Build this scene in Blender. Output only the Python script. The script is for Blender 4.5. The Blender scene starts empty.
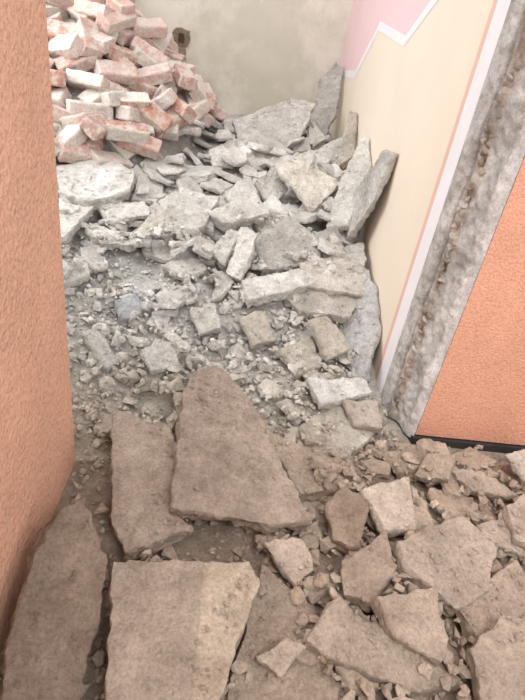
import bpy, bmesh, math, random
import numpy as np
from mathutils import Vector, Matrix, noise
random.seed(7); rng=np.random.default_rng(7)
sc=bpy.context.scene
sc.view_settings.view_transform='Standard'
sc.view_settings.look='None'

# ---------------------------------------------------------------- helpers
def s2l(c):
    c=np.array(c,dtype=float)/255.0
    return tuple(np.where(c<=.04045,c/12.92,((c+.055)/1.055)**2.4))
def new_obj(name,me,parent=None):
    ob=bpy.data.objects.new(name,me); bpy.context.collection.objects.link(ob)
    if parent: ob.parent=parent
    return ob
def mesh_np(name,V,F,cols=None,mat=None,smooth=False):
    me=bpy.data.meshes.new(name)
    V=np.asarray(V,dtype=np.float32)
    me.vertices.add(len(V)); me.vertices.foreach_set('co',V.ravel())
    sizes=np.array([len(f) for f in F] if not isinstance(F,tuple) else F[1],dtype=np.int32)
    flat=np.concatenate([np.asarray(f,dtype=np.int32) for f in F]) if not isinstance(F,tuple) else np.asarray(F[0],dtype=np.int32)
    starts=np.concatenate([[0],np.cumsum(sizes)[:-1]]).astype(np.int32)
    me.loops.add(len(flat)); me.loops.foreach_set('vertex_index',flat)
    me.polygons.add(len(sizes)); me.polygons.foreach_set('loop_start',starts); me.polygons.foreach_set('loop_total',sizes)
    me.polygons.foreach_set('use_smooth',np.full(len(sizes),smooth))
    me.update(calc_edges=True); me.validate()
    if cols is not None:
        a=me.color_attributes.new('Col','FLOAT_COLOR','POINT')
        c=np.ones((len(V),4),dtype=np.float32); c[:,:3]=cols
        a.data.foreach_set('color',c.ravel())
    if mat: me.materials.append(mat)
    return me
class Acc:
    def __init__(s): s.V=[];s.L=[];s.S=[];s.C=[];s.n=0
    def add(s,V,L,S,col):
        s.V.append(V); s.L.append(L+s.n); s.S.append(S)
        c=np.asarray(col,dtype=float)
        if c.ndim==1: c=np.tile(c,(len(V),1))
        s.C.append(c); s.n+=len(V)
    def mesh(s,name,mat,smooth=False):
        return mesh_np(name,np.concatenate(s.V),(np.concatenate(s.L),np.concatenate(s.S)),np.concatenate(s.C),mat,smooth)
def mesh_arrays(me):
    V=np.empty(len(me.vertices)*3,dtype=np.float32); me.vertices.foreach_get('co',V)
    L=np.empty(len(me.loops),dtype=np.int32); me.loops.foreach_get('vertex_index',L)
    S=np.empty(len(me.polygons),dtype=np.int32); me.polygons.foreach_get('loop_total',S)
    N=np.empty(len(me.vertices)*3,dtype=np.float32); me.vertices.foreach_get('normal',N)
    return V.reshape(-1,3),L,S,N.reshape(-1,3)
def remeshed(bm,voxel,a1,f1,a2,f2,sm=2):
    me=bpy.data.meshes.new('tmp'); bm.to_mesh(me); bm.free()
    ob=bpy.data.objects.new('tmp',me); bpy.context.collection.objects.link(ob)
    m=ob.modifiers.new('r','REMESH'); m.mode='VOXEL'; m.voxel_size=voxel
    if sm:
        m=ob.modifiers.new('s','SMOOTH'); m.factor=.5; m.iterations=sm
    dg=bpy.context.evaluated_depsgraph_get(); ev=ob.evaluated_get(dg); m2=ev.to_mesh()
    V,L,S,N=mesh_arrays(m2); V=V.copy();N=N.copy()
    ev.to_mesh_clear(); bpy.data.objects.remove(ob); bpy.data.meshes.remove(me)
    off=Vector((random.uniform(0,50),random.uniform(0,50),random.uniform(0,50)))
    D=np.empty(len(V))
    for i,v in enumerate(V):
        p=Vector(v)
        D[i]=a1*noise.noise(p*f1+off)+a2*noise.noise(p*f2+off)+a2*.6*noise.noise(p*f2*2.3+off)
    V=V+N*D[:,None]
    return V,L,S
def jag_poly(P,step,amp):
    out=[];n=len(P)
    for i in range(n):
        a=np.array(P[i],float);b=np.array(P[(i+1)%n],float);d=b-a;l=np.linalg.norm(d)
        k=max(1,int(l/step)); nn=np.array([d[1],-d[0]])/max(l,1e-6)
        for j in range(k):
            t=j/k; o=0 if j==0 else random.uniform(-amp,amp)
            out.append(a+d*t+nn*o)
    return out
def slab_bm(P,th,taper=.05):
    bm=bmesh.new(); c=np.mean(P,axis=0)
    top=[bm.verts.new((p[0],p[1],0)) for p in P]
    bot=[]
    for p in P:
        s=1+random.uniform(-taper,taper)
        q=c+(p-c)*s
        bot.append(bm.verts.new((q[0],q[1],-th*random.uniform(.75,1.15))))
    bm.faces.new(top); bm.faces.new(bot[::-1]); n=len(P)
    for i in range(n):
        bm.faces.new((top[(i+1)%n],top[i],bot[i],bot[(i+1)%n]))
    bmesh.ops.triangulate(bm,faces=bm.faces[:])
    bmesh.ops.recalc_face_normals(bm,faces=bm.faces[:])
    return bm

# ---------------------------------------------------------------- materials
def mat_base(name):
    m=bpy.data.materials.new(name); m.use_nodes=True; nt=m.node_tree
    b=nt.nodes['Principled BSDF']; b.inputs['Roughness'].default_value=.9
    b.inputs['Specular IOR Level'].default_value=.2
    return m,nt,b
def N(nt,t,**k):
    n=nt.nodes.new(t)
    for a,v in k.items(): setattr(n,a,v)
    return n
def tex(nt,scale,detail=5,rough=.6,kind='ShaderNodeTexNoise'):
    co=nt.nodes.get('TC') or N(nt,'ShaderNodeTexCoord'); co.name='TC'
    t=N(nt,kind); t.inputs['Scale'].default_value=scale
    if kind=='ShaderNodeTexNoise':
        t.inputs['Detail'].default_value=detail; t.inputs['Roughness'].default_value=rough
    nt.links.new(co.outputs['Object'],t.inputs['Vector']); return t
def ramp(nt,src,stops):
    r=N(nt,'ShaderNodeValToRGB'); e=r.color_ramp.elements
    while len(e)<len(stops): e.new(.5)
    for el,(p,c) in zip(e,stops):
        el.position=p; el.color=(*c,1) if len(c)==3 else c
    nt.links.new(src,r.inputs[0]); return r
def mix(nt,a,b,fac,mode='MIX'):
    m=N(nt,'ShaderNodeMix',data_type='RGBA',blend_type=mode)
    for s,i in ((fac,0),(a,6),(b,7)):
        if isinstance(s,(int,float)): m.inputs[i].default_value=s
        elif isinstance(s,tuple): m.inputs[i].default_value=(*s,1)
        else: nt.links.new(s,m.inputs[i])
    return m.outputs[2]
def bump(nt,b,h,strength,dist):
    bp=N(nt,'ShaderNodeBump'); bp.inputs['Strength'].default_value=strength; bp.inputs['Distance'].default_value=dist
    nt.links.new(h,bp.inputs['Height']); nt.links.new(bp.outputs[0],b.inputs['Normal']); return bp

def concrete_mat(name,bs=.7):
    m,nt,b=mat_base(name)
    a=N(nt,'ShaderNodeAttribute',attribute_name='Col')
    n1=tex(nt,6,7,.68); r1=ramp(nt,n1.outputs[0],[(.3,(.72,.70,.68)),(.7,(1.24,1.25,1.26))])
    n2=tex(nt,110,4,.75); r2=ramp(nt,n2.outputs[0],[(.34,(.66,.64,.62)),(.5,(1,1,1)),(.68,(1.25,1.25,1.25))])
    n6=tex(nt,22,5,.7); r6=ramp(nt,n6.outputs[0],[(.32,(.82,.81,.80)),(.5,(1,1,1)),(.68,(1.12,1.12,1.12))])
    c=mix(nt,a.outputs['Color'],r1.outputs[0],1.0,'MULTIPLY')
    c=mix(nt,c,r2.outputs[0],.7,'MULTIPLY')
    c=mix(nt,c,r6.outputs[0],1.0,'MULTIPLY')
    nt.links.new(c,b.inputs['Base Color'])
    n3=tex(nt,75,8,.8); bump(nt,b,n3.outputs[0],bs,.018)
    return m
M_conc=concrete_mat('broken_concrete',.8)
M_dust=concrete_mat('rubble_dust',1.0)

def brick_mat():
    m,nt,b=mat_base('old_brick')
    a=N(nt,'ShaderNodeAttribute',attribute_name='Col')
    n1=tex(nt,14,6,.7); r1=ramp(nt,n1.outputs[0],[(.43,(0,0,0)),(.55,(1,1,1))])
    c=mix(nt,a.outputs['Color'],s2l((214,206,198)),r1.outputs[0])
    c2=mix(nt,a.outputs['Color'],c,.7)
    n2=tex(nt,80,4,.7); r2=ramp(nt,n2.outputs[0],[(.3,(.72,.70,.68)),(.65,(1.1,1.1,1.1))])
    c3=mix(nt,c2,r2.outputs[0],.8,'MULTIPLY')
    nt.links.new(c3,b.inputs['Base Color']); n3=tex(nt,70,6,.7); bump(nt,b,n3.outputs[0],.5,.008)
    return m
M_brick=brick_mat()

def wall_mat(name,col,var=(.92,1.05),scale=3,bscale=45,bst=.6,bd=.006,stain=None,det=3,speck=None):
    m,nt,b=mat_base(name); b.inputs['Roughness'].default_value=.75
    n1=tex(nt,scale,6,.6); r=ramp(nt,n1.outputs[0],[(.3,(var[0],)*3),(.7,(var[1],)*3)])
    c=mix(nt,s2l(col),r.outputs[0],1.0,'MULTIPLY')
    if stain:
        n4=tex(nt,1.6,8,.7); r4=ramp(nt,n4.outputs[0],[(.47,(0,0,0)),(.6,(1,1,1))])
        c=mix(nt,c,s2l(stain),r4.outputs[0])
    if speck:
        n5=tex(nt,speck,3,.7); r5=ramp(nt,n5.outputs[0],[(.36,(.80,.74,.70)),(.5,(1,1,1)),(.66,(1.12,1.12,1.12))])
        c=mix(nt,c,r5.outputs[0],.85,'MULTIPLY')
    nt.links.new(c,b.inputs['Base Color'])
    n3=tex(nt,bscale,det,.6); bump(nt,b,n3.outputs[0],bst,bd)
    return m
M_orange=wall_mat('orange_stucco_paint',(235,182,154),(.92,1.07),4,65,1.0,.018,det=6,speck=100)
M_orange2=wall_mat('orange_wall_paint',(230,170,143),(.92,1.06),5,110,.8,.008,det=5,speck=150)
M_back=wall_mat('aged_cream_plaster',(211,206,190),(.88,1.05),3,20,.2,.004,stain=(228,222,210))
M_cream=wall_mat('cream_paint',(236,223,206),(.96,1.03),2,60,.12,.003)
M_pink=wall_mat('pink_paint',(236,206,210),(.97,1.03),2,60,.12,.003)
M_peach=wall_mat('peach_paint',(230,190,176),(.95,1.03),4,60,.2,.003)
M_white=wall_mat('white_paint',(238,236,240),(.95,1.02),8,60,.2,.003)
M_jamb=wall_mat('raw_plaster_jamb',(186,183,178),(.7,1.2),12,60,1.0,.015)
M_plain=wall_mat('plain_plaster',(215,208,195))
M_dark=wall_mat('dark_strip',(62,60,60),(.7,1.2),10)
M_floor=wall_mat('dusty_floor',(150,138,128),(.8,1.1),5,40,.6,.01)

# ---------------------------------------------------------------- room shell
ZT=2.75
def prism(name,P,z0,z1,mats,face_mat,parent=None):
    V=[(x,y,z0) for x,y in P]+[(x,y,z1) for x,y in P]; n=len(P)
    F=[list(range(n))[::-1],list(range(n,2*n))]+[[i,(i+1)%n,(i+1)%n+n,i+n] for i in range(n)]
    me=mesh_np(name,V,F)
    for m in mats: me.materials.append(m)
    for i,p in enumerate(me.polygons): p.material_index=face_mat.get(i-2,0)
    return new_obj(name,me,parent)
YB=5.2; XR=.80
prism('floor',[(-2.6,-1.5),(2.5,-1.5),(2.5,YB+.15),(-2.6,YB+.15)],-.1,0,[M_floor],{})
prism('wall_back',[(-2.6,YB),(XR+.15,YB),(XR+.15,YB+.15),(-2.6,YB+.15)],0,ZT,[M_back],{})
prism('wall_left',[(-.457,-1.5),(-.457,1.43),(-2.6,1.43),(-2.6,1.28),(-.61,1.28),(-.61,-1.5)],0,ZT,[M_orange,M_plain],{1:1,2:1,3:1,4:1})
wl=bpy.data.objects.new('wall_room_left',None); bpy.context.collection.objects.link(wl)
prism('sill',[(-2.6,1.43),(-2.45,1.43),(-2.45,YB),(-2.6,YB)],0,.9,[M_back],{},wl)
prism('lintel',[(-2.6,1.43),(-2.45,1.43),(-2.45,YB),(-2.6,YB)],2.2,ZT,[M_back],{},wl)
prism('pier_near',[(-2.6,1.43),(-2.45,1.43),(-2.45,2.3),(-2.6,2.3)],.9,2.2,[M_back],{},wl)
prism('pier_far',[(-2.6,4.2),(-2.45,4.2),(-2.45,YB),(-2.6,YB)],.9,2.2,[M_back],{},wl)
wr=prism('wall_right',[(XR,2.0),(XR,YB),(XR+.15,YB),(XR+.15,2.0)],0,ZT,[M_cream],{})
def panel(name,pts,off,mat,parent):
    V=[(XR-off,y,z) for y,z in pts]; me=mesh_np(name,V,[list(range(len(V)))],None,mat); return new_obj(name,me,parent)
def line_strip(name,pts,w,off,mat,parent):
    V=[];F=[]
    for i in range(len(pts)-1):
        a=np.array(pts[i]);b=np.array(pts[i+1]);d=(b-a)/np.linalg.norm(b-a);q=np.array([-d[1],d[0]])*w/2
        a=a-d*w*.4;b=b+d*w*.4
        k=len(V)
        for p in (a-q,b-q,b+q,a+q): V.append((XR-off-.0002*i,min(p[0],YB),p[1]))
        F.append([k,k+1,k+2,k+3])
    return new_obj(name,mesh_np(name,V,F,None,mat),parent)
zz=[(5.2,1.06),(4.43,1.13),(3.93,1.46),(3.21,1.42),(2.82,1.62),(2.5,2.1),(2.2,2.1),(2.14,2.3)]
panel('pink_zigzag',[(YB,ZT),(YB,1.06)]+zz[1:]+[(2.14,ZT)],.0006,M_pink,wr)
line_strip('white_zigzag_line',zz,.05,.0012,M_white,wr)
panel('peach_border',[(2.15,0),(2.15,ZT),(2.10,ZT),(2.10,0)],.001,M_peach,wr)
panel('white_border',[(2.11,0),(2.11,ZT),(2.0,ZT),(2.0,0)],.002,M_white,wr)
prism('wall_front_right',[(.886,1.716),(2.5,1.716),(2.5,2.0),(XR,2.0)],0.05,ZT,[M_orange2,M_jamb,M_plain],{3:1,1:2,2:2})

slabs=[]
for k in range(16):
    n=random.choice([4,4,5,5,6]); a0=random.uniform(0,6.28)
    P=[]
    for i in range(n):
        a=a0+(i+random.uniform(-.28,.28))*6.283/n; rr=random.uniform(.8,1.1)
        P.append((math.cos(a)*rr,math.sin(a)*rr*random.uniform(.65,.95)))
    bm=slab_bm(jag_poly(P,.3,.05),.42)
    slabs.append(remeshed(bm,.07,.07,2.2,.03,7,1))
rocks=[]
for k in range(24):
    bm=bmesh.new()
    for i in range(11):
        v=Vector((random.gauss(0,1),random.gauss(0,1),random.gauss(0,1))).normalized()
        bm.verts.new((v.x*random.uniform(.8,1),v.y*random.uniform(.6,.85),v.z*random.uniform(.4,.6)))
    r=bmesh.ops.convex_hull(bm,input=bm.verts[:])
    for v in [v for v in bm.verts if not v.link_faces]: bm.verts.remove(v)
    me=bpy.data.meshes.new('r'); bm.to_mesh(me); bm.free(); a=mesh_arrays(me); rocks.append(a[:3]); bpy.data.meshes.remove(me)
def frame(n,yaw):
    t=Vector((math.cos(yaw),math.sin(yaw),0)); b=n.cross(t).normalized(); t=b.cross(n)
    return np.array([list(t),list(b),list(n)])

def jamb():
    a=np.array([.886,1.716]);b=np.array([.80,2.0]);d=b-a;L=np.linalg.norm(d);d/=L;nn=np.array([-d[1],d[0]])
    nu,nv=44,420;V=[];C=[]
    for j in range(nv+1):
        z=.02+j*(ZT-.02)/nv
        cs=.55+.05*noise.noise(Vector((0,z*5,1)))
        for i in range(nu+1):
            s=i/nu
            ed=min(1,min(s,1-s)*8)
            q=.014*noise.noise(Vector((s*4,z*7,3)))+.008*noise.noise(Vector((s*12,z*30,8)))
            g=math.exp(-((s-cs)/.075)**2)
            lump=g*max(-.003,(.008+.03*noise.noise(Vector((s*6,z*17,20)))))
            gr=-.010*math.exp(-((s-cs-.15)/.03)**2)
            o=.003+ed*(q+lump+gr+.010)
            p=a+d*L*s+nn*max(o,.0005); V.append((p[0],p[1],z))
            base=np.array(s2l((206,203,199))); br=np.array(s2l((172,157,144)))
            w=min(1,g*1.5)*(.8+.5*noise.noise(Vector((s*9,z*30,5))))
            w=max(0,min(1,w))
            c=base*(1-w)+br*w
            if s<.16+.04*noise.noise(Vector((0,z*14,30))): c=np.array(s2l((230,226,224)))
            elif abs(s-cs-.15)<.025: c=c*.75
            C.append(c*(1+.3*noise.noise(Vector((s*5,z*8,9)))))
    F=[]
    for j in range(nv):
        for i in range(nu):
            k=j*(nu+1)+i; F.append([k,k+nu+1,k+nu+2,k+1])
    A=Acc(); F=np.array(F,dtype=np.int32)
    A.add(np.array(V),F.ravel(),np.full(len(F),4,dtype=np.int32),np.array(C))
    z=.06
    while z<ZT-.03:
        cs=.55+.05*noise.noise(Vector((0,z*5,1)))+random.gauss(0,.03)
        if noise.noise(Vector((0,z*7,77)))>-.4:
            r=random.uniform(.012,.030); Vr,Lr,Sr=random.choice(rocks)
            p=a+d*L*cs+nn*.016
            n3=Vector((nn[0]+random.gauss(0,.4),nn[1]+random.gauss(0,.4),random.gauss(0,.4))).normalized()
            W=(Vr*np.array([r*1.1,r*.8,r*1.1]))@frame(n3,random.uniform(0,6.28))+np.array([p[0],p[1],z])
            A.add(W,Lr,Sr,np.array(s2l(random.choice([(184,168,154),(200,190,180),(166,150,136),(212,206,200)]))))
        z+=random.uniform(.010,.024)
    new_obj('trim_1',A.mesh('door_jamb_broken_plaster',M_conc,False))
jamb()
prism('base_strip_right',[(.880,1.705),(2.5,1.705),(2.5,1.99),(.82,1.99)],0,.04,[M_dark],{})  # thin dark strip along the foot of the right wall
def blotch(pts):
    bm=slab_bm(np.array(jag_poly(pts,.02,.012)),.02)
    V,L,S=remeshed(bm,.005,.004,25,.003,70,1)
    return np.stack([V[:,0],YB-.006-(V[:,2]+.01)*.4,V[:,1]],1),L,S
acc=Acc()
for pts,cc in (([(-.63,1.07),(-.50,1.08),(-.49,1.19),(-.56,1.205),(-.63,1.18)],(150,134,116)),([(-.575,.62),(-.525,.62),(-.52,1.09),(-.57,1.09)],(168,152,134)),([(-.585,1.10),(-.545,1.10),(-.54,1.16),(-.585,1.165)],(92,78,68))):
    W,L,S=blotch(pts)
    if cc[0]<100: W[:,1]-=.006
    acc.add(W,L,S,np.array(s2l(cc)))
new_obj('socket_hole',acc.mesh('socket_hole',M_conc,False))

# ---------------------------------------------------------------- rubble heap
def Hb(x,y): return float(np.interp(y,[-1,1.3,1.7,2.2,2.8,3.4,4.2,5.2],[.0,.01,.035,.10,.28,.46,.56,.60]))
PC=(-1.13,4.50)
def cone(x,y):
    dx=(x-PC[0]); dx=dx/.90 if dx>0 else dx/1.2
    dy=(y-PC[1]); dy=dy/1.25 if dy<0 else dy/1.5
    return max(0,1.0*(1-math.hypot(dx,dy)))
RES=.02; X0,X1,Y0,Y1=-2.45,2.5,-.6,5.2
nx=int((X1-X0)/RES)+1; ny=int((Y1-Y0)/RES)+1
G=np.zeros((ny,nx))
for j in range(ny):
    y=Y0+j*RES
    for i in range(nx):
        x=X0+i*RES
        h=Hb(x,y)+cone(x,y)*.80
        if x>.5 and 1.6<y<2.45: h-= .06*min(1,(x-.5)/.2)
        h+=.03*noise.noise(Vector((x*3,y*3,0)))+.016*noise.noise(Vector((x*12,y*12,5)))+.010*noise.noise(Vector((x*32,y*32,9)))
        G[j,i]=max(.004,h)
def region_col(x,y,jit=.08):
    brown=np.array(s2l((184,166,149))); tan=np.array(s2l((204,195,183))); grey=np.array(s2l((213,210,205)))
    t=np.interp(y+.15*noise.noise(Vector((x*3,y*3,2)))-.12*(x>.5),[1.45,1.75,2.3],[0,1,2])
    c=brown*(1-t)+tan*t if t<1 else tan*(2-t)+grey*(t-1)
    return c*(1+random.uniform(-jit,jit))
xs=X0+np.arange(nx)*RES; ys=Y0+np.arange(ny)*RES
XX,YY=np.meshgrid(xs,ys)
V=np.stack([XX,YY,G],2).reshape(-1,3)
C=np.array([region_col(x,y,.0)*(.98 if 1.5<y<2.6 else .84) for x,y in V[:,:2]])  # ground tinted darker than the pieces, painting shade into the gaps
idx=np.arange(nx*ny).reshape(ny,nx)
Q=np.stack([idx[:-1,:-1],idx[:-1,1:],idx[1:,1:],idx[1:,:-1]],2).reshape(-1,4)
me=mesh_np('ground_debris',V,(Q.ravel(),np.full(len(Q),4)),C,M_dust,True)
new_obj('ground_debris',me)

def place(x,y,r,th,pct=65,tilt=.12,upd=.8):
    i0=max(0,int((x-r-X0)/RES));i1=min(nx,int((x+r-X0)/RES)+2);j0=max(0,int((y-r-Y0)/RES));j1=min(ny,int((y+r-Y0)/RES)+2)
    P=G[j0:j1,i0:i1]; gx=XX[j0:j1,i0:i1]-x; gy=YY[j0:j1,i0:i1]-y
    if P.size<4: return None
    z=np.percentile(P,pct)
    if P.shape[0]>2 and P.shape[1]>2:
        A=np.stack([gx.ravel(),gy.ravel(),np.ones(P.size)],1); s,_,_,_=np.linalg.lstsq(A,P.ravel(),rcond=None)
        sx,sy=np.clip(s[0],-.8,.8)*.7,np.clip(s[1],-.8,.8)*.7
    else: sx,sy=0,0
    n=Vector((-sx+random.gauss(0,tilt),-sy+random.gauss(0,tilt),1)).normalized()
    m=(gx**2+gy**2)<(r*.8)**2
    P[m]=np.maximum(P[m],z+th*upd)
    return z,n
def inwall(x,y,r):
    if x+r>XR-.01 and y>1.98: return True
    if y<1.5 and x-r<-.455 : return True
    if x>.86-r and 1.70-r<y<2.0 and x+r>.80+ (2.0-y)*.3: return True
    if x>.86 and y>1.70-r: return True
    if y+r>YB-.01: return True
    return False

rubA=Acc(); rubB=Acc()
def rub(y): return rubA if y>1.66 else rubB
def add_piece(lib,x,y,r,flat,pct,tilt,col,sink=.3):
    V,L,S=random.choice(lib)
    th=r*flat
    q=place(x,y,r,th,pct,tilt)
    if q is None: return
    z,n=q; R=frame(n,random.uniform(0,6.28))
    sc_=np.array([r*random.uniform(.85,1.15),r*random.uniform(.75,1.1),r*flat/.42 if lib is slabs else r*random.uniform(.8,1.3)])
    W=(V*sc_)@R
    up=th*(1-sink) if lib is slabs else r*.25
    W=W+np.array([x,y,z+up])
    W[:,0]=np.where((W[:,1]>1.99)&(W[:,0]>XR-.003),XR-.003,W[:,0])
    rub(y).add(W,L,S,col)
def scatter(n,xr,yr,rr,flat,lib,pct,tilt,dens=None,jit=.1,powr=2.0,sink=.3,gain=1.0):
    k=0;tries=0
    while k<n and tries<n*8:
        tries+=1
        x=random.uniform(*xr);y=random.uniform(*yr); r=rr[0]+(rr[1]-rr[0])*random.random()**powr
        if inwall(x,y,r*.9): continue
        if dens and random.random()>dens(x,y): continue
        f=random.uniform(*flat)
        add_piece(lib,x,y,r,f,pct,tilt,region_col(x,y,jit)*gain,sink); k+=1
nocone=lambda x,y:0.0 if (cone(x,y)>.12) else 1
scatter(2600,(-1.0,.79),(1.5,2.9),(.007,.028),(.5,.7),rocks,60,.6,None,.2,gain=1.1)
scatter(1500,(-.45,1.5),(.35,1.75),(.005,.022),(.5,.7),rocks,60,.6,None,.2,gain=1.08)
scatter(500,(-1.4,.75),(2.8,4.2),(.01,.03),(.5,.7),rocks,60,.6,None,.12)
scatter(120,(-1.5,.75),(2.7,4.7),(.08,.18),(.18,.32),slabs,60,.32,nocone,.14,1.2,0)
scatter(26,(.35,.72),(2.9,4.6),(.10,.16),(.18,.28),slabs,70,.55,nocone,.14,1.0,0)
scatter(80,(-1.1,.75),(2.35,3.2),(.05,.11),(.25,.42),slabs,65,.34,None,.14,1.2,0)
scatter(80,(.3,1.6),(.4,1.65),(.05,.13),(.25,.42),slabs,55,.18,None,.12,1.3,.1)
scatter(34,(-.25,.5),(.5,1.6),(.04,.08),(.3,.5),slabs,55,.2,None,.12,1.3,.1)
scatter(50,(-.6,.75),(1.3,2.3),(.04,.085),(.3,.5),slabs,60,.25,None,.14,1.5,0)
scatter(480,(-1.1,.78),(1.75,3.0),(.022,.058),(.5,.7),rocks,65,.5,None,.14,1.3,gain=1.05)
scatter(360,(-.45,1.6),(.4,1.75),(.018,.05),(.5,.7),rocks,60,.5,None,.14,1.5,gain=1.05)
scatter(2000,(-1.0,.79),(1.4,2.7),(.006,.022),(.5,.7),rocks,60,.6,None,.18,gain=1.12)
scatter(1400,(-.45,1.5),(.35,1.75),(.004,.018),(.5,.7),rocks,60,.6,None,.18,gain=1.12)

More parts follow.
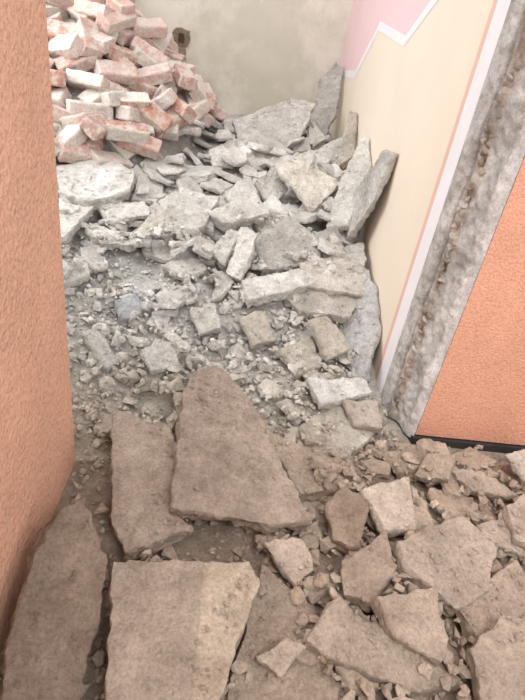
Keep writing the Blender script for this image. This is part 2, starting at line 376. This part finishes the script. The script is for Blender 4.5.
BR=(184,164,148); BR2=(196,178,162); GB=(194,186,174); GR=(209,206,200); GL=(220,217,212); GD=(184,181,175)
H={
'F1':((2,77,13),(.03,-.05),[(-22,94),(17,98),(20,92),(9,57),(4,45),(-13,45)],7,(194,177,161)),
'F2':((-31,78,17),(.55,-.25),[(-40,67),(-40,87),(-37,101),(-32,107),(-23,93),(-22,74),(-22,50),(-36,48)],5,(152,132,116)),
'F3':((8,140,20),(.10,-.22),[(-6,171),(2,173),(11,166),(22,150),(37,116),(23,112),(-8,113),(-9,133),(-10,160)],6.5,(174,156,142)),
'F4':((-15,124,12),(-.05,-.15),[(-35,156),(-13,150),(-7,135),(-8,116),(0,110),(-20,101),(-26,111)],6,(180,162,147)),
'F5':((39,141,11),(.1,-.1),[(20,158),(47,145),(54,134),(35,128)],5,BR),
'F6':((31,104,8),(.1,-.25),[(21,108),(34,111),(38,101),(32,95)],3,(210,192,176)),
'F7':((66,123,13),(.1,-.3),[(55,128),(74,136),(73,116),(62,115)],4,(212,195,180)),
'F8':((77,120,9),(.2,-.1),[(75,132),(85,118),(72,112)],4,BR2),
'F9':((80,103,13),(.08,-.2),[(63,108),(89,121),(97,110),(91,96),(78,89),(65,100)],7,(190,172,157)),
'F10':((53,98,12),(-.25,-.2),[(46,102),(60,111),(62,99),(52,89),(45,92)],7,(174,154,138)),
'F11':((65,83,12),(.1,-.2),[(53,89),(72,94),(73,80),(69,74),(57,79)],6,BR),
'F12':((52,77,9),(.12,-.12),[(32,77),(43,90),(57,83),(77,71),(62,68),(39,73)],5,(184,166,150)),
'F13':((87,73,13),(-.15,-.15),[(77,77),(89,86),(101,84),(91,60),(77,63)],7,(190,172,156)),
'F14':((93,94,9),(.1,-.15),[(78,91),(105,109),(108,96),(84,81)],5,BR),
'F15':((114,124,12),(-.1,-.2),[(109,130),(123,136),(118,115),(108,116)],6,BR2),
'F16':((106,119,8),(.15,-.1),[(96,123),(108,127),(117,118),(110,113),(98,117)],4,BR2),
'F17':((26,74,8),(.1,-.25),[(19,73),(27,78),(33,77),(26,69)],4,BR2),
'F18':((48,70,6),(0,-.1),[(41,74),(53,72),(53,68),(44,68)],3.5,BR2),
'F20':((125,150,14),(-.1,-.3),[(117,154),(133,157),(125,140)],4,(216,204,192)),
'F21':((106,145,8),(0,-.2),[(91,153),(108,149),(122,139),(102,140)],4,BR2),
'F22':((50,119,11),(0,-.3),[(43,123),(50,129),(58,125),(54,109),(44,111)],7,(160,139,122)),
'F23':((27,75,5),(0,0),[(12,64),(22,104),(33,92),(40,78),(42,60),(16,59)],4,(178,159,143)),
'M1':((56,185,15),(0,-.2),[(41,189),(67,193),(70,185),(46,175)],5,GL),
'M2':((41,208,15),(.3,-.3),[(29,207),(45,222),(51,207),(39,196)],5,GB),
'M3':((54,218,21),(.3,-.4),[(44,223),(53,230),(65,216),(53,205)],5,GB),
'M4':((51,163,8),(.1,-.1),[(32,161),(56,182),(72,171),(54,149),(41,155)],5,GB),
'M5':((65,174,12),(0,-.2),[(56,180),(72,181),(73,167),(60,167)],5,(192,180,168)),
'M6':((28,249,31),(0,-.2),[(9,247),(43,265),(48,252),(14,232)],6,GL),
'M7':((61,261,34),(0,-.4),[(40,265),(65,277),(78,267),(77,249),(43,251)],6,(204,198,190)),
'M8':((34,278,41),(0,-.6),[(15,279),(33,294),(50,284),(51,270),(20,261)],7,GD),
'M9':((8,260,40),(-.5,-.8),[(1,253),(6,273),(16,267),(9,247)],4,GL),
'M10':((-1,267,40),(-.5,-.8),[(-11,267),(1,274),(6,271),(0,258)],4,GR),
'M11':((-25,295,46),(0,-.3),[(-40,300),(-28,316),(-7,312),(-13,284),(-25,273),(-38,286)],6,GR),
'M12':((5,299,49),(0,-.4),[(-11,294),(13,317),(22,299),(-2,287)],6,GR),
'M13':((43,329,63),(.2,-.5),[(24,333),(39,346),(66,336),(49,309),(35,320)],4,(224,218,208)),
'M14':((70,315,66),(-.9,-.5),[(56,298),(62,324),(76,350),(79,344),(77,312),(66,292)],5,GR),
'M38':((71.5,293,69),(-6.7,-.24),[(66.5,303),(70.6,310),(75.2,290),(76.0,276),(72.6,274),(66.8,295)],3.5,(200,197,192)),
'M15':((-78,309,52),(0,-.2),[(-103,317),(-81,337),(-58,324),(-57,301),(-75,285),(-92,291)],6,GL),
'M16':((-84,272,40),(0,-.3),[(-96,285),(-73,288),(-81,260),(-93,257)],5,GL),
'M17':((-56,288,44),(0,-.2),[(-73,290),(-48,300),(-43,287),(-61,276)],4,GR),
'M18':((-38,281,42),(.1,-.5),[(-49,270),(-40,293),(-32,287),(-31,275)],4,(208,203,194)),
'M19':((-60,270,35),(0,-.3),[(-75,275),(-52,276),(-47,266),(-65,265)],5,GR),
'M20':((27,421,75),(-.1,-.8),[(-6,422),(35,441),(54,437),(45,412),(7,395)],6,(198,194,188)),
'M21':((65,470,88),(-.35,-1.),[(53,449),(60,486),(72,496),(78,488),(75,462),(68,447)],5,GD),
'M22':((62,391,64),(0,-.3),[(37,382),(78,422),(77.5,393),(56,370)],5,GR),
'M23':((72,380,76),(-.8,-.7),[(67,368),(74,404),(78.5,398),(77,368)],4,(188,180,168)),
'M24':((57,285,43),(.2,-.6),[(48,286),(62,297),(66,282),(54,273)],4,GD),
'M25':((68,275,38),(-.2,-.2),[(58,287),(77,289),(77,274),(74,262),(60,272)],4,GR),
'M26':((-49,199,14),(.3,-.2),[(-59,203),(-54,208),(-40,195),(-44,189)],4,GR),
'M28':((-18,258,29),(.1,-.2),[(-33,256),(-13,270),(-8,260),(-19,249)],4,GR),
'M29':((70,235,20),(-1.2,-.4),[(60,254),(74,264),(78,250),(78,226),(70,203),(60,226)],4,(202,201,200)),
'M30':((-74,246,26),(.1,-.2),[(-83,249),(-71,259),(-65,245),(-75,233)],4,GR),
'M31':((20,223,18),(.1,-.3),[(10,227),(21,234),(29,218),(18,213)],4,GB),
'M32':((53,245,25),(0,-.2),[(30,249),(57,256),(71,250),(66,236),(40,236)],5,(194,188,180)),
'M33':((24,332,56),(.3,-.6),[(13,330),(25,345),(35,334),(25,319)],5,GR),
'M34':((67,338,57),(0,-.4),[(75,363),(53,335),(63,317),(77,340)],5,GR),
'M35':((-6,225,19),(.1,-.3),[(-14,230),(-2,235),(2,221),(-8,214)],4,GR),
'M36':((-43,226,20),(.1,-.3),[(-50,228),(-40,235),(-36,223),(-45,217)],4,(180,182,184)),
'M37':((-23,195,14),(.1,-.3),[(-32,198),(-20,205),(-14,193),(-26,187)],4,GR),
}
solo={'F1','F2','F3','F4','F9','F12','F13','F7','F11','F10'}
for k,(C_,nn,P,th,col) in H.items():
    c=np.array(C_)/100.; n=np.array([nn[0],nn[1],1.]); nu=Vector(n).normalized()
    R=frame(nu,0.0)
    pts=[]
    for x,y in P:
        x/=100;y/=100; z=c[2]-(n[0]*(x-c[0])+n[1]*(y-c[1]))
        q=R@(np.array([x,y,z])-c); pts.append(q[:2])
    bm=slab_bm(jag_poly(pts,.03,.005),th/100.,.04)
    rough=k in('F2','F3')
    V,L,S=remeshed(bm,.0065,.014 if k!='F1' else .006,9,.0075 if rough else (.0055 if k!='F1' else .0024),30,1)
    if k[0]=='F': col=tuple(.85*a_+.15*b_ for a_,b_ in zip(col,(172,164,148)))
    col_=np.array(s2l(col))
    Wd=V@R+c
    if k[0]=='M': Wd[:,0]=np.minimum(Wd[:,0],XR-.003)
    CC=np.tile(col_,(len(V),1))
    if k=='F1':
        m=(V[:,0]>.02)&(V[:,2]>-.012); CC[m]=np.array(s2l((206,189,169)))
    else:
        m=V[:,2]<-.02; CC[m]*=.86  # lower sides and underside darkened in colour, painted shade for contrast
    if k in solo:
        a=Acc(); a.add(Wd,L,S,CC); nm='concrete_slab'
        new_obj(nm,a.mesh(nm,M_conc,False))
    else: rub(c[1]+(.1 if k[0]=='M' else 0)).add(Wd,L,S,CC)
    if k=='M38': continue
    pmin=np.min(pts,axis=0);pmax=np.max(pts,axis=0); cen=np.mean(pts,axis=0)
    ar=np.prod(pmax-pmin)
    for _ in range(int(ar*800)):
        i=random.randrange(len(pts)); j=(i+1)%len(pts); a1,a2=sorted((random.random(),random.random()))
        q=cen*(1-a2)+pts[i]*(a2-a1)+pts[j]*a1
        q=cen+(q-cen)*.92
        Vr,Lr,Sr=random.choice(rocks); r=.003+.009*random.random()**3
        W=(Vr*r)@frame(nu,random.uniform(0,6.28))+(np.array([q[0],q[1],r*.3])@R+c)
        rub(c[1]+(.1 if k[0]=='M' else 0)).add(W,Lr,Sr,col_*random.uniform(.85,1.15))
    if k[0]=='F':
        PP=np.array(P)/100.; pc=PP.mean(axis=0)
        for _ in range(16):
            i=random.randrange(len(PP)); t=random.random(); q=PP[i]*(1-t)+PP[(i+1)%len(PP)]*t
            q=q+(q-pc)/np.linalg.norm(q-pc)*random.uniform(.005,.05)
            r=.01+.025*random.random()**1.5
            if inwall(q[0],q[1],r): continue
            add_piece(rocks,q[0],q[1],r,.6,80,.5,region_col(q[0],q[1],.15)*1.08)
new_obj('concrete_rubble',rubA.mesh('concrete_rubble',M_conc,False))
new_obj('concrete_rubble',rubB.mesh('concrete_rubble',M_conc,False))

# ---------------------------------------------------------------- bricks
bl=[]
for k in range(7):
    bm=bmesh.new(); bmesh.ops.create_cube(bm,size=1)
    sx=.26 if k<5 else .17
    for v in bm.verts:
        v.co=Vector((v.co.x*sx*random.uniform(.97,1.02),v.co.y*.125*random.uniform(.96,1.03),v.co.z*.085*random.uniform(.94,1.04)))
    if k>=5:
        for v in bm.verts:
            if v.co.x>0: v.co.x+=random.uniform(-.03,.03)
    bl.append(remeshed(bm,.009,.006,18,.003,60,1))
bk=Acc()
palette=[(208,176,165),(214,188,179),(200,160,148),(214,202,195),(202,168,157),(210,195,186),(186,142,126),(212,206,199)]
def add_brick(x,y,pct,tilt,yaw=None):
    V,L,S=random.choice(bl)
    q=place(x,y,.09,.08,pct,tilt,.95)
    if q is None: return
    z,n=q; R=frame(n,random.uniform(0,3.14) if yaw is None else yaw)
    W=V@R+np.array([x,y,z+.035])
    W[:,1]=np.minimum(W[:,1],YB-.004)
    C=np.tile(np.array(s2l(random.choice(palette)))*random.uniform(.85,1.06),(len(V),1))
    pl=np.array(s2l((212,207,200)))
    if random.random()<.35:
        s=random.choice([-1,1]); C[V[:,2]*s>.034]=pl
    if random.random()<.4:
        s=random.choice([-1,1]); C[V[:,1]*s>.052]=pl*.95
    bk.add(W,L,S,C)
cnt=0
pts=[]
while cnt<225:
    x=random.uniform(-2.3,.0);y=random.uniform(3.25,5.05)
    c=cone(x,y)
    if c<=.015: continue
    if min([math.hypot(x-a,y-b) for a,b in pts[-65:]]+[9])<.13: 
        if random.random()<.92: continue
    pts.append((x,y)); add_brick(x,y,60,.34); cnt+=1
new_obj('brick_pile',bk.mesh('brick_pile',M_brick,False))

# ---------------------------------------------------------------- camera
cam=bpy.data.cameras.new('camera'); co=bpy.data.objects.new('camera',cam); bpy.context.collection.objects.link(co)
R_=np.array([.9857,-.1672,0]);F_=np.array([.0905,.5333,-.841]);U_=np.array([.1406,.829,.541])
Xr=.9945*R_+.1045*F_;Yr=-.1045*R_+.9945*F_
M=Matrix([list(Xr),list(Yr),list(U_)])
q=M.to_quaternion(); q.normalize()
co.rotation_mode='QUATERNION'; co.rotation_quaternion=q; co.location=(0,0,1.5)
cam.sensor_fit='VERTICAL'; cam.sensor_height=36; cam.lens=539/700*36; cam.clip_start=.02
sc.camera=co

# ---------------------------------------------------------------- light
w=bpy.data.worlds.new('world'); sc.world=w; w.use_nodes=True
bg=w.node_tree.nodes['Background']; bg.inputs[0].default_value=(.97,.98,1,1); bg.inputs[1].default_value=1.06
def area(name,loc,tgt,sx,sy,pw,col):
    l=bpy.data.lights.new(name,'AREA'); l.shape='RECTANGLE'; l.size=sx; l.size_y=sy; l.energy=pw; l.color=col
    o=bpy.data.objects.new(name,l); bpy.context.collection.objects.link(o); o.location=loc
    o.rotation_euler=(Vector(tgt)-Vector(loc)).to_track_quat('-Z','Y').to_euler(); return o
area('window_light',(-2.4,3.2,1.6),(0.3,2.6,.3),1.8,1.3,50,(.97,.98,1))
s=bpy.data.lights.new('soft_key','SUN'); s.energy=1.3; s.angle=math.radians(20); s.color=(1,.98,.96)  # added soft directional lamp from above, no sun reaches this interior
so=bpy.data.objects.new('soft_key',s); bpy.context.collection.objects.link(so)
so.rotation_euler=Vector((.22,.35,-1)).to_track_quat('-Z','Y').to_euler()
area('corridor_fill',(.9,-.6,2.4),(.3,1.2,.2),1.0,.6,36,(1,.98,.96))  # added soft fill behind the camera, brightens the near rubble
